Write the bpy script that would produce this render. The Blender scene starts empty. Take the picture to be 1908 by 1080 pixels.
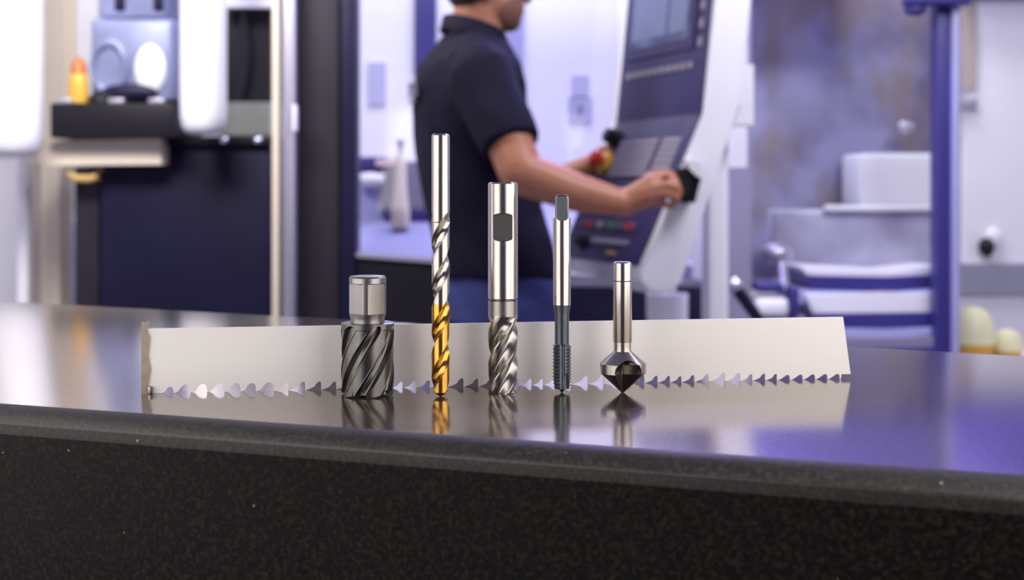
import bpy, bmesh, math, random
from mathutils import Vector, Matrix, noise
random.seed(4)
PI = math.pi
S = bpy.context.scene
COL = S.collection

# ------------------------------------------------------------------ camera, world, lights, exposure
F = 2380.0            # focal length in pixels of the 1908 px wide frame
CX, HY = 954.0, 350.0 # principal column, horizon row
TT = 0.95             # table top height
CH = TT + 0.113       # camera height
cam_d = bpy.data.cameras.new('camera'); cam = bpy.data.objects.new('camera', cam_d); COL.objects.link(cam)
cam.location = (0, 0, CH); cam.rotation_euler = (PI/2, 0, 0)
cam_d.sensor_width = 36; cam_d.lens = 36*F/1908
cam_d.shift_y = -(540-HY)/1908
cam_d.clip_start = 0.02; cam_d.clip_end = 60
cam_d.dof.use_dof = True; cam_d.dof.focus_distance = 0.706; cam_d.dof.aperture_fstop = 8.8
S.camera = cam
W = bpy.data.worlds.new('world'); S.world = W; W.use_nodes = True
W.node_tree.nodes['Background'].inputs[0].default_value = (0.55, 0.52, 0.75, 1)
W.node_tree.nodes['Background'].inputs[1].default_value = 0.05
S.view_settings.view_transform = 'Standard'; S.view_settings.look = 'None'
S.view_settings.exposure = 0.0; S.view_settings.gamma = 1.0
S.view_settings.use_curve_mapping = False
S.cycles.use_denoising = True
S.cycles.max_bounces = 8
S.cycles.sample_clamp_indirect = 6

def area(name, loc, target, sx, sy, power, color):
    d = bpy.data.lights.new(name, 'AREA'); d.shape = 'RECTANGLE'; d.size = sx; d.size_y = sy
    d.energy = power; d.color = color
    o = bpy.data.objects.new(name, d); COL.objects.link(o); o.location = loc
    v = Vector(target)-Vector(loc)
    o.rotation_euler = v.to_track_quat('-Z', 'Y').to_euler()
    return o
WARM = (1.0, 0.94, 0.88); VIO = (0.80, 0.80, 1.0)
def soft(name, ang, dist, w, h, lum, z=1.10):
    """soft box on a circle round the tools; ang in degrees from straight behind the camera, + to the right"""
    a = math.radians(ang); loc = (dist*math.sin(a), .70-dist*math.cos(a), z)
    return area(name, loc, (0, .70, 1.0), w, h, lum*PI*w*h, WARM)
soft('softbox_left_front', -43, .85, .56, .76, 2.7, 1.15)
soft('softbox_left_side', -80, .68, .46, .76, 2.1, 1.15)
soft('softbox_right_front', 43, .85, .56, .76, 3.05, 1.15)
soft('softbox_right_side', 80, .68, .46, .76, 2.7, 1.15)
area('ceiling_lamp_centre', (0.1, 4.6, 2.95), (0.1, 4.75, 0), 1.4, 0.8, 42, VIO)
area('fill_light_left', (-1.2, 2.7, 2.6), (-1.5, 4.6, 1.2), 1.2, 0.6, 72, (1.0, 0.96, 0.95))  # unseen light below the ceiling, added to brighten the left machine
area('fill_light_right', (1.35, 1.9, 2.6), (1.0, 3.8, 1.1), 1.2, 0.6, 46, (0.90, 0.88, 1.0))  # unseen light, lowered and pulled forward to brighten the panel housing
area('ceiling_lamp_back', (1.6, 5.6, 2.95), (1.8, 6.3, 0.9), 1.2, 0.5, 36, (1.0, 0.95, 1.0))
area('violet_fill_light', (0.42, 3.75, 2.45), (0.0, 3.0, 1.2), 0.8, 0.5, 30, (0.36, 0.28, 1.0))  # unseen light added for a violet sheen on the man's front

# ------------------------------------------------------------------ helpers
def P(x, y, Z):
    return Vector(((x-CX)/F*Z, Z, CH+(HY-y)/F*Z))

def new_mat(name):
    m = bpy.data.materials.new(name); m.use_nodes = True
    return m, m.node_tree.nodes, m.node_tree.links, m.node_tree.nodes['Principled BSDF']

def mat(name, c, rough=0.5, metal=0.0, var=0.0, scale=6.0, bump=0.0, bscale=200.0, c2=None, ior=None, stretch=None, coat=0.0):
    m, N, L, b = new_mat(name)
    b.inputs['Base Color'].default_value = (*c, 1); b.inputs['Roughness'].default_value = rough
    b.inputs['Metallic'].default_value = metal
    if ior: b.inputs['IOR'].default_value = ior
    if coat: b.inputs['Coat Weight'].default_value = coat
    tc = N.new('ShaderNodeTexCoord'); src = tc.outputs['Object']
    if stretch:
        mp = N.new('ShaderNodeMapping'); mp.inputs['Scale'].default_value = stretch
        L.new(src, mp.inputs[0]); src = mp.outputs[0]
    if var or c2:
        n = N.new('ShaderNodeTexNoise'); n.inputs['Scale'].default_value = scale; n.inputs['Detail'].default_value = 5
        L.new(src, n.inputs['Vector'])
        r = N.new('ShaderNodeValToRGB'); r.color_ramp.elements[0].position = .3; r.color_ramp.elements[1].position = .7
        a = c2 if c2 else tuple(v*(1-var) for v in c)
        r.color_ramp.elements[0].color = (*a, 1); r.color_ramp.elements[1].color = (*c, 1)
        L.new(n.outputs['Fac'], r.inputs[0]); L.new(r.outputs[0], b.inputs['Base Color'])
    if bump:
        n = N.new('ShaderNodeTexNoise'); n.inputs['Scale'].default_value = bscale; n.inputs['Detail'].default_value = 3
        L.new(src, n.inputs['Vector'])
        bp = N.new('ShaderNodeBump'); bp.inputs['Strength'].default_value = bump; bp.inputs['Distance'].default_value = .001
        L.new(n.outputs['Fac'], bp.inputs['Height']); L.new(bp.outputs[0], b.inputs['Normal'])
    return m

WLOC = {}
def link(name, me, material, parent=None, label=None):
    o = bpy.data.objects.new(name, me); COL.objects.link(o)
    if material and not me.materials: me.materials.append(material)
    if parent: o.parent = parent
    if label: o['label'] = label
    return o

def finish(name, bm, material, parent=None, label=None, smooth=None, kind=None):
    """bm holds world coordinates; the object gets its origin at the parent's place (or its own base)."""
    bmesh.ops.recalc_face_normals(bm, faces=bm.faces)
    if parent: org = WLOC[parent.name]
    else:
        xs = [v.co for v in bm.verts]
        org = Vector((sum(v.x for v in xs)/len(xs), sum(v.y for v in xs)/len(xs), min(v.z for v in xs)))
    bmesh.ops.translate(bm, verts=bm.verts, vec=-org)
    me = bpy.data.meshes.new(name); bm.to_mesh(me); bm.free()
    if smooth is not None:
        me.shade_smooth(); me.set_sharp_from_angle(angle=math.radians(smooth))
    o = link(name, me, material, parent, label)
    if not parent: o.location = org; WLOC[o.name] = org
    else: WLOC[o.name] = org
    if kind: o['kind'] = kind
    return o

def thing(name, label, cat, loc, group=None):
    o = bpy.data.objects.new(name, None); COL.objects.link(o); o.location = loc
    o.empty_display_size = .05
    o['label'] = label; o['category'] = cat
    if group: o['group'] = group
    WLOC[o.name] = Vector(loc)
    return o

def tag(o, label, cat, group=None):
    o['label'] = label; o['category'] = cat
    if group: o['group'] = group
    return o

def add_box(bm, lo, hi, bevel=0.0, seg=2):
    lo, hi = Vector(lo), Vector(hi)
    vs = [bm.verts.new((x, y, z)) for x in (lo.x, hi.x) for y in (lo.y, hi.y) for z in (lo.z, hi.z)]
    fs = [bm.faces.new([vs[i] for i in f]) for f in ((0,1,3,2),(4,6,7,5),(0,4,5,1),(2,3,7,6),(0,2,6,4),(1,5,7,3))]
    if bevel:
        es = list({e for f in fs for e in f.edges})
        bmesh.ops.bevel(bm, geom=es, offset=bevel, segments=seg, profile=.5, affect='EDGES')

def pbox(name, x0, y0, x1, y1, Z, depth, material, parent=None, bevel=0.0, floor=False, label=None, zmin=None, kind=None):
    """box whose front face, at depth Z, spans the given rectangle of the view"""
    a, b = P(x0, y1, Z), P(x1, y0, Z)
    lo = Vector((a.x, Z, 0.0 if floor else (zmin if zmin is not None else a.z)))
    bm = bmesh.new(); add_box(bm, lo, Vector((b.x, Z+depth, b.z)), bevel, 3)
    return finish(name, bm, material, parent, label, smooth=40, kind=kind)

def add_prism(bm, pts, vec):
    """pts: planar polygon (3-D points), extruded by vec"""
    n = len(pts); vec = Vector(vec)
    a = [bm.verts.new(p) for p in pts]; b = [bm.verts.new(Vector(p)+vec) for p in pts]
    bm.faces.new(a); bm.faces.new(b[::-1])
    for i in range(n): bm.faces.new((a[i], b[i], b[(i+1) % n], a[(i+1) % n]))

def frame_for(d):
    d = d.normalized(); h = Vector((0, 0, 1)) if abs(d.z) < .9 else Vector((1, 0, 0))
    u = d.cross(h).normalized(); return u, d.cross(u).normalized(), d

def add_tube(bm, pts, radii, n=12, cap=True):
    """round tube along points with a radius each"""
    pts = [Vector(p) for p in pts]; rings = []
    for i, p in enumerate(pts):
        d = (pts[min(i+1, len(pts)-1)]-pts[max(i-1, 0)])
        u, v, _ = frame_for(d); r = radii[i] if hasattr(radii, '__len__') else radii
        rings.append([bm.verts.new(p+u*r*math.cos(2*PI*k/n)+v*r*math.sin(2*PI*k/n)) for k in range(n)])
    for a, b in zip(rings, rings[1:]):
        for k in range(n): bm.faces.new((a[k], a[(k+1) % n], b[(k+1) % n], b[k]))
    if cap: bm.faces.new(rings[0][::-1]); bm.faces.new(rings[-1])

def add_lathe(bm, c, prof, n=32):
    """prof: (r, z) pairs about a vertical axis through c"""
    rings = []
    for r, z in prof:
        if r < 1e-6: rings.append([bm.verts.new((c[0], c[1], c[2]+z))])
        else: rings.append([bm.verts.new((c[0]+r*math.cos(2*PI*k/n), c[1]+r*math.sin(2*PI*k/n), c[2]+z)) for k in range(n)])
    for a, b in zip(rings, rings[1:]):
        for k in range(n):
            k2 = (k+1) % n
            if len(a) == 1 and len(b) == 1: continue
            if len(a) == 1: bm.faces.new((a[0], b[k2], b[k]))
            elif len(b) == 1: bm.faces.new((a[k], a[k2], b[0]))
            else: bm.faces.new((a[k], a[k2], b[k2], b[k]))
    if len(rings[0]) > 1: bm.faces.new(rings[0][::-1])
    if len(rings[-1]) > 1: bm.faces.new(rings[-1])

def add_ell(bm, c, axes, n=2):
    """ellipsoid: axes = three half-axis vectors"""
    M = Matrix((axes[0], axes[1], axes[2])).transposed().to_4x4(); M.translation = c
    bmesh.ops.create_icosphere(bm, subdivisions=n+1, radius=1.0, matrix=M)

def add_cap(bm, p0, p1, r0, r1, n=14):
    """tapered limb with round ends"""
    p0, p1 = Vector(p0), Vector(p1); d = p1-p0
    add_tube(bm, [p0, p1], [r0, r1], n)
    for p, r in ((p0, r0), (p1, r1)):
        bmesh.ops.create_icosphere(bm, subdivisions=2, radius=r, matrix=Matrix.Translation(p))

def add_loft(bm, rings, n=32):
    """rings: (centre, half vector a, half vector b)"""
    R = [[bm.verts.new(c+a*math.cos(2*PI*k/n)+b*math.sin(2*PI*k/n)) for k in range(n)] for c, a, b in rings]
    for a, b in zip(R, R[1:]):
        for k in range(n): bm.faces.new((a[k], a[(k+1) % n], b[(k+1) % n], b[k]))
    bm.faces.new(R[0][::-1]); bm.faces.new(R[-1])

def remesh(bm, voxel, smooth=4):
    """one continuous skin around overlapping closed volumes"""
    bmesh.ops.recalc_face_normals(bm, faces=bm.faces)
    me = bpy.data.meshes.new('tmp'); bm.to_mesh(me); bm.free()
    o = bpy.data.objects.new('tmp', me); COL.objects.link(o)
    r = o.modifiers.new('r', 'REMESH'); r.mode = 'VOXEL'; r.voxel_size = voxel
    s = o.modifiers.new('s', 'SMOOTH'); s.iterations = smooth; s.factor = .5
    bpy.context.view_layer.update()
    dg = bpy.context.evaluated_depsgraph_get()
    m2 = bpy.data.meshes.new_from_object(o.evaluated_get(dg))
    bpy.data.objects.remove(o); bpy.data.meshes.remove(me)
    bm = bmesh.new(); bm.from_mesh(m2); bpy.data.meshes.remove(m2)
    return bm

def polar(name, c, rings, material, parent, n=144, smooth=38, label=None, cap0=True, cap1=True, tw=0.0):
    """solid of (z, r(theta)) rings about a vertical axis; theta = -90 deg faces the camera"""
    bm = bmesh.new(); R = []
    for z, fn in rings:
        row = []
        for k in range(n):
            t = 2*PI*k/n+tw*z
            r = fn(t) if callable(fn) else fn
            row.append(bm.verts.new((c[0]+r*math.cos(t), c[1]+r*math.sin(t), c[2]+z)))
        R.append(row)
    for a, b in zip(R, R[1:]):
        for k in range(n): bm.faces.new((a[k], a[(k+1) % n], b[(k+1) % n], b[k]))
    for row, do in ((R[0], cap0), (R[-1], cap1)):
        if not do: continue
        z = row[0].co.z
        cv = bm.verts.new((c[0], c[1], z))
        for k in range(n): bm.faces.new((row[k], row[(k+1) % n], cv))
    return finish(name, bm, material, parent, label, smooth=smooth)

def wrap(t): return (t+PI) % (2*PI)-PI
def lin(a, b, n): return [a+(b-a)*i/(n-1) for i in range(n)]

# ------------------------------------------------------------------ materials
def granite(name, rough, speck, ior=1.9, dark=1.0):
    m, N, L, b = new_mat(name)
    tc = N.new('ShaderNodeTexCoord')
    n = N.new('ShaderNodeTexNoise'); n.inputs['Scale'].default_value = 420; n.inputs['Detail'].default_value = 4; n.inputs['Roughness'].default_value = .7
    L.new(tc.outputs['Object'], n.inputs['Vector'])
    r = N.new('ShaderNodeValToRGB'); e = r.color_ramp.elements
    e[0].position = .46; e[0].color = (.0055*dark, .005*dark, .0045*dark, 1); e[1].position = .72; e[1].color = (.035*speck, .027*speck, .021*speck, 1)
    L.new(n.outputs['Fac'], r.inputs[0])
    v = N.new('ShaderNodeTexVoronoi'); v.inputs['Scale'].default_value = 130; v.inputs['Randomness'].default_value = 1
    L.new(tc.outputs['Object'], v.inputs['Vector'])
    lt = N.new('ShaderNodeMath'); lt.operation = 'LESS_THAN'; lt.inputs[1].default_value = .09
    L.new(v.outputs['Distance'], lt.inputs[0])
    sep = N.new('ShaderNodeSeparateColor'); L.new(v.outputs['Color'], sep.inputs[0])
    g = N.new('ShaderNodeMath'); g.operation = 'GREATER_THAN'; g.inputs[1].default_value = .93; L.new(sep.outputs[0], g.inputs[0])
    mu = N.new('ShaderNodeMath'); mu.operation = 'MULTIPLY'; L.new(lt.outputs[0], mu.inputs[0]); L.new(g.outputs[0], mu.inputs[1])
    mx = N.new('ShaderNodeMix'); mx.data_type = 'RGBA'; L.new(mu.outputs[0], mx.inputs[0]); L.new(r.outputs[0], mx.inputs[6])
    mx.inputs[7].default_value = (.22*speck, .17*speck, .12*speck, 1)
    L.new(mx.outputs[2], b.inputs['Base Color'])
    b.inputs['IOR'].default_value = ior
    mr = N.new('ShaderNodeMapRange'); mr.inputs[3].default_value = rough*.8; mr.inputs[4].default_value = rough*1.3
    L.new(n.outputs['Fac'], mr.inputs[0]); L.new(mr.outputs[0], b.inputs['Roughness'])
    bp = N.new('ShaderNodeBump'); bp.inputs['Strength'].default_value = .05; bp.inputs['Distance'].default_value = .0003
    L.new(n.outputs['Fac'], bp.inputs['Height']); L.new(bp.outputs[0], b.inputs['Normal'])
    return m
M = {}
M['granite'] = granite('polished_black_granite', .12, .5, 1.9)
b = M['granite'].node_tree.nodes['Principled BSDF']; b.inputs['Metallic'].default_value = .85
for nd in M['granite'].node_tree.nodes:
    if nd.type == 'VALTORGB': nd.color_ramp.elements[0].color = (.27, .225, .19, 1); nd.color_ramp.elements[1].color = (.42, .355, .305, 1)
M['granite_edge'] = granite('black_granite_edge_highlight', .55, 1.7, 1.6, 1.9)  # lighter tone paints the highlight along the rounded edge
M['granite_low'] = granite('black_granite_highlight_fade', .58, 1.2, 1.4, 1.0)  # darker step paints that highlight fading downward
M['granite_face'] = granite('black_granite_shaded_front', .6, .75, 1.2, .4)  # darkest tone paints the shade on the front face
M['steel'] = mat('ground_steel', (.45, .42, .385), .22, 1, bump=.05, bscale=900, stretch=(1, 1, .03))
M['steel_b'] = mat('flute_steel', (.42, .405, .39), .27, 1, var=.15, scale=300)
M['steel_d'] = mat('dark_steel', (.16, .154, .15), .32, 1, var=.25, scale=220)
M['steel_m'] = mat('matt_steel', (.32, .306, .294), .34, 1, var=.12, scale=250, stretch=(1, 1, .1))
M['steel_h'] = mat('turned_steel', (.42, .395, .375), .26, 1, var=.12, scale=250)
M['flat_d'] = mat('milled_grey_flat', (.17, .166, .162), .45, .9, var=.2, scale=400, stretch=(.1, .1, 3))
M['gold'] = mat('titanium_gold', (.66, .36, .07), .22, 1, var=.18, scale=200)
M['tap'] = mat('blue_grey_oxide', (.11, .13, .15), .34, .85, var=.2, scale=300)
M['tapflat'] = mat('blue_grey_flat', (.13, .155, .17), .5, .6)
M['black_steel'] = mat('burnished_dark_steel', (.12, .104, .096), .36, 1, var=.3, scale=200)
M['blade'] = mat('satin_blade_steel', (.90, .885, .875), .45, .05, var=.03, scale=25, bump=.03, bscale=500, stretch=(.2, 1, 1))
M['blade_end'] = mat('tarnished_end', (.50, .42, .34), .5, .5, var=.3, scale=150)

M['white'] = mat('white_paint', (.84, .84, .88), .45, var=.04, scale=3)
M['cream'] = mat('cream_paint', (.80, .70, .56), .45, var=.06, scale=3)
M['taupe'] = mat('taupe_paint', (.42, .36, .33), .5)
M['wallw'] = mat('white_wall_paint', (.80, .79, .84), .7, var=.05, scale=1.5)
M['lav'] = mat('lavender_paint', (.42, .42, .70), .5, var=.15, scale=3)
M['lavd'] = mat('slate_lavender', (.27, .25, .36), .5, var=.2, scale=3)
M['navy'] = mat('navy_panel', (.011, .010, .036), .42, var=.3, scale=4)
M['indigo'] = mat('indigo_paint', (.040, .034, .20), .4, var=.15, scale=4)
M['blue'] = mat('blue_violet_reflector', (.10, .08, .50), .45, var=.1, scale=3)  # for unseen parts that tint the table reflection
M['blackp'] = mat('black_enamel', (.012, .0105, .016), .45, var=.2, scale=5)
M['char'] = mat('charcoal_panel', (.028, .024, .032), .5, var=.25, scale=4)
M['grey'] = mat('grey_paint', (.30, .30, .38), .5, var=.1, scale=4)
M['sage'] = mat('grey_green_paint', (.34, .35, .31), .5, var=.12, scale=14, stretch=(3, 1, .1))
M['chrome'] = mat('chrome', (.80, .80, .90), .15, 1)
M['alu'] = mat('brushed_aluminium', (.55, .53, .62), .35, .7)
M['yellow'] = mat('yellow_plastic', (.70, .40, .05), .4)
M['orange'] = mat('orange_plastic', (.50, .15, .03), .4)
M['ochre'] = mat('ochre_paint', (.62, .40, .13), .45)
M['red'] = mat('red_plastic', (.55, .03, .02), .35)
M['blueblock'] = mat('blue_grey_cast', (.27, .30, .50), .4, .2, var=.35, scale=7)
M['pink'] = mat('pale_pink', (.85, .62, .66), .6)
M['floor'] = mat('grey_floor_paint', (.30, .29, .36), .35, var=.2, scale=2)

for k_ in ('navy', 'char', 'blackp'): M[k_].node_tree.nodes['Principled BSDF'].inputs['Specular IOR Level'].default_value = .22

# ------------------------------------------------------------------ room shell
def struct(name, lo, hi, m):
    bm = bmesh.new(); add_box(bm, lo, hi)
    return finish(name, bm, m, kind='structure')
RX, RY0, RY1, RZ = 3.3, -2.6, 6.6, 3.1
struct('floor', (-RX, RY0, -.1), (RX, RY1, 0), M['floor'])
struct('ceiling', (-RX, RY0, RZ), (RX, RY1, RZ+.1), M['wallw'])
struct('wall_back', (-RX, RY1, 0), (RX, RY1+.1, RZ), M['wallw'])
struct('wall_left', (-RX-.1, RY0, 0), (-RX, RY1, RZ), M['wallw'])
struct('wall_right', (RX, RY0, 0), (RX+.1, RY1, RZ), M['wallw'])
struct('wall_front', (-RX, RY0-.1, 0), (RX, RY0, RZ), M['lavd'])

# ------------------------------------------------------------------ granite table
def ground(x, y):
    Z = F*(CH-TT)/(y-HY); return Vector(((x-CX)/F*Z, Z, TT))
def ext(a, b, t): return a+(b-a)*t
fl, fr = ground(0, 751), ground(1908, 884)
bl, br = ground(0, 558), ground(1908, 659)
c = [ext(fl, fr, -.35), ext(fl, fr, 1.35), ext(bl, br, 1.3), ext(bl, br, -.3)]
nf = (fr-fl).normalized(); nf = Vector((nf.y, -nf.x, 0))       # outward normal of the front edge
c[0] += nf*.013; c[1] += nf*.013
t = thing('granite_table', 'polished black granite table slab with a rounded front edge under the tools', 'table',
          ((c[0]+c[2])/2*1.0).to_3d()*1.0)
t.location.z = 0; WLOC[t.name] = Vector((t.location.x, t.location.y, 0))
bm = bmesh.new()
add_prism(bm, [Vector((p.x, p.y, TT-.15)) for p in c], (0, 0, .15))
top = [e for e in bm.edges if all(abs(v.co.z-TT) < 1e-5 for v in e.verts)]
bmesh.ops.bevel(bm, geom=top, offset=.013, segments=12, profile=.5, affect='EDGES')
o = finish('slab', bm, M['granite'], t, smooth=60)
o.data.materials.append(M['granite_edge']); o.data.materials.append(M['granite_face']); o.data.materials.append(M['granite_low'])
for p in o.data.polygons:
    if p.normal.z < .9995: p.material_index = 1 if p.normal.z > .42 else 3 if p.normal.z > .06 else 2  # tone chosen by slope, so the edge highlight is painted in steps
bm = bmesh.new()
ctr = sum(c, Vector())/4
add_prism(bm, [Vector((ctr.x+(p.x-ctr.x)*.8, ctr.y+(p.y-ctr.y)*.8, 0)) for p in c], (0, 0, TT-.15))
finish('pedestal', bm, M['char'], t)

# ------------------------------------------------------------------ cutting tools
def base(x, Z): return Vector(((x-CX)/F*Z, Z, TT))

# annular cutter
C = base(685, .6985); R = .0144
t = thing('annular_cutter', 'short wide dark steel hollow cutter with spiral flutes, leftmost of the standing tools', 'cutter', C)
NF, LEAD = 6, .138
TW = 2*PI/LEAD
PH = math.radians(23)-TW*.0365                               # flute centre angle at the base
def cutter_r(z):
    def fn(th):
        s = wrap((th+PI/2-TW*z-PH)*NF)/PI                    # -1..1 across one flute pitch
        up = max(0.0, (z-.0345)/.0042); W0 = .50
        lim = W0*math.sqrt(max(0.0, 1-up*up)) if up < 1 else 0
        if abs(s) < lim: return R-.0032*(1-(abs(s)/W0)**4)**.8
        if .50 < s < .64: return R
        if s >= .64 or s < -.5:                              # ground clearance behind the margin
            if z < .0365: return R-.00045
        return R
    return fn
rings = [(z, cutter_r(z)) for z in lin(.0014, .0394, 110)]+[(.0396, R-.0004)]
polar('fluted_body', C, rings, M['steel_d'], t, n=360, smooth=30, tw=TW)
# cutting teeth, each ramping to a point on the table
for k in range(NF):
    bm = bmesh.new(); a0 = -PI/2+PH+2*PI*k/NF; pts = []
    w0, w1 = a0+.50*PI/NF, a0+1.45*PI/NF
    for i in range(8):
        a = w0+(w1-w0)*i/7; pts.append((a, 0.0 if i < 2 else .0012*(i-1)/6, .0030))
    ro, ri = R-.0001, R-.0042
    V = [[bm.verts.new((C.x+r*math.cos(a), C.y+r*math.sin(a), C.z+z)) for r, z in ((ro, zb), (ro, zt), (ri, zt), (ri, zb+.0008))] for a, zb, zt in pts]
    for a, b in zip(V, V[1:]):
        for j in range(4): bm.faces.new((a[j], b[j], b[(j+1) % 4], a[(j+1) % 4]))
    bm.faces.new(V[0]); bm.faces.new(V[-1][::-1])
    finish('cutting_tooth', bm, M['steel_d'], t, smooth=30)
RS = .0101
def sh(flat):
    def fn(th):
        r = RS
        if flat:
            for fa in (-3*PI/4, -PI/4):
                d = wrap(th-fa)
                if abs(d) < 1.2: r = min(r, .80*RS/math.cos(d))
        return r
    return fn
polar('shank', C, [(.0390, .0094), (.0412, .0092), (.0432, .0097), (.0445, RS), (.04455, sh(1)), (.0607, sh(1)), (.0612, sh(0)),
      (.0640, RS), (.0649, RS-.0008), (.0650, RS-.0014)], M['steel_m'], t, n=192, smooth=25)
polar('pilot_hole', C, [(.0650, .0032), (.06512, .0032)], M['black_steel'], t, n=32)

# twist drill
C = base(821, .693); R = .00495; PITCH = .0484
t = thing('twist_drill', 'tall steel twist drill with gold coated lower flutes', 'drill bit', C)
def drill_r(z, r0=R):
    def fn(th):
        r = r0
        for k in (0, 1):
            s = wrap(th+PI/2-2*PI*(z-.0402)/PITCH-k*PI)
            run = max(0.0, (z-.0885)/.012)                   # flutes run out into the shank
            w = .80
            if abs(s) < w:
                g = 1-.50*(1-(abs(s)/w)**2)**.6*max(0.0, 1-run)
                if run > 0: g += 0.05*run*(abs(s)/w)
                r = min(r, r0*g)
            elif z < .0945 and s > w+.22: r = min(r, r0*.975)
        return r
    return fn
CUT = .0504
polar('shank', C, [(.1018, R), (.1414, R), (.1424, R-.001)], M['steel'], t, n=240, smooth=30, cap0=False)
polar('steel_flutes', C, [(z, drill_r(z)) for z in lin(CUT, .0940, 100)+lin(.0944, .1018, 34)], M['steel'], t, n=240, smooth=35, tw=2*PI/PITCH, cap1=False)
polar('gold_flutes', C, [(z, drill_r(z)) for z in lin(.0029, CUT, 120)], M['gold'], t, n=200, smooth=35, tw=2*PI/PITCH, label='gold coated spiral flutes')
polar('drill_point', C, [(0.0, .0003)]+[(z, (lambda zz: (lambda th: min(drill_r(.0029)(th), .0003+zz/.0029*R)))(z)) for z in lin(.0002, .0029, 12)], M['gold'], t, n=160, smooth=35)

# end mill
C = base(937, .706); R = .0083; LEAD = .0676
t = thing('end_mill', 'thick steel end mill with dark flat on its shank and four spiral flutes', 'end mill', C)
def mill_r(z, r0=R):
    def fn(th):
        s = wrap((th+PI/2-2*PI*z/LEAD)*4+.6)/PI
        run = max(0.0, (z-.0325)/.010)
        dep = .42*max(0.0, 1-run**1.5)
        x = (s+1)/2                                          # 0..1 across one flute pitch
        if x < .72:
            q = x/.72
            g = 1-dep*(math.sin(PI*q**.75))**.8
        elif x < .80: g = 1.0
        else: g = 1-.10*max(0, 1-run)*(x-.80)/.2
        return r0*min(1, g)
    return fn
polar('flutes', C, [(z, mill_r(z)) for z in lin(.0012, .0430, 150)], M['steel_b'], t, n=400, smooth=32, tw=2*PI/LEAD)
polar('end_teeth', C, [(0.0, lambda th: mill_r(0)(th)*.96), (.0006, mill_r(.0006)), (.0012, mill_r(.0012))], M['steel_b'], t, n=240, smooth=32)
polar('neck', C, [(.0430, R-.0001), (.0508, R-.0001)], M['steel_m'], t, n=96)
polar('groove', C, [(.0508, R-.0007), (.0518, R-.0007)], M['black_steel'], t, n=96)
def wel(z):
    def fn(th):
        d = wrap(th+PI/2); x = R*math.sin(d)
        if abs(d) < 1.2 and abs(x) < .0056 and abs(z-.0915) < .0056+.0021*math.sqrt(max(0, 1-(x/.0056)**2)): return min(R, .00640/math.cos(d))
        return R
    return fn
polar('shank', C, [(.0518, R-.0003), (.0522, R), (.0832, R)]+[(z, wel(z)) for z in lin(.0836, .0862, 16)+lin(.0868, .0962, 6)+lin(.0968, .0994, 16)]+[(.0998, R), (.1152, R), (.1162, R-.0011)],
      M['steel'], t, n=300, smooth=30)
# dark ground face on the flat, with arched ends
bm = bmesh.new(); hw = .0052; pts = []
for k in range(13): a = PI*k/12; pts.append((hw*math.cos(a), .0969+.0020*math.sin(a)))
for k in range(13): a = PI+PI*k/12; pts.append((hw*math.cos(a), .0861+.0020*math.sin(a)))
add_prism(bm, [C+Vector((x, -.00648, z)) for x, z in pts], (0, .0035, 0))
finish('shank_flat', bm, M['flat_d'], t, label='dark grey milled flat on the shank')

# thread tap
C = base(1047, .7058); R = .0049
t = thing('thread_tap', 'slim thread tap with square drive end and blue grey threaded tip', 'tap', C)
RT, PT = .0052, .00190
def tap_r(z):
    def fn(th):
        ph = (z/PT-(th+PI/2)/(2*PI)) % 1.0
        tri = abs(2*ph-1)
        ch = max(0.0, 1-z/.0075)*.0009
        r = RT-.00085*(1-tri)-ch
        for k in range(3):
            d = wrap(th+PI/2-.12-k*2*PI/3)
            w = .47
            if abs(d) < w: r = min(r, .0036+.0013*(abs(d)/w)**4)
            if k == 0 and z < .0115:                          # angled spiral point
                d2 = wrap(d-.22-.3*(.0115-z)/.0115)
                if abs(d2) < .5: r = min(r, .0031+.0016*(abs(d2)/.5)**3+.001*(z/.0115)**2)
        return r
    return fn
polar('threads', C, [(.0022, .0026)]+[(z, tap_r(z)) for z in lin(.0023, .0262, 240)]+[(.0268, .0040)], M['tap'], t, n=150, smooth=28, label='blue grey threads')
polar('centre_point', C, [(0.0, .0002), (.0021, .0019), (.0023, .0019)], M['black_steel'], t, n=32)
polar('neck', C, [(.0266, .0039), (.0272, .00395), (.0428, .00395), (.0485, R-.0001)], M['tap'], t, n=64, label='blue grey tapered neck')
def sq(th):
    r = .00440
    for k in range(4):
        d = wrap(th+PI/2-k*PI/2)
        if abs(d) < PI/4+.01: r = min(r, .00375/math.cos(d))
    return r
polar('shank', C, [(.0485, R), (.0962, R), (.0966, R-.0001)], M['steel'], t, n=96, smooth=30)
polar('square_drive', C, [(.0955, sq), (.1078, sq), (.1092, lambda th: sq(th)*.8)], M['steel'], t, n=96, smooth=20)
bm = bmesh.new(); hw = .0031; pts = []
for k in range(9): a = PI*k/8; pts.append((hw*math.cos(a), .1070+.0014*math.sin(a)))
for k in range(9): a = PI+PI*k/8; pts.append((hw*math.cos(a), .0965+.0016*math.sin(a)))
add_prism(bm, [C+Vector((x, -.0050 if z < .0966 else -.00385, z)) for x, z in pts], (0, .001, 0))
finish('drive_flat', bm, M['tapflat'], t, label='matt blue grey flat of the square')

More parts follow.
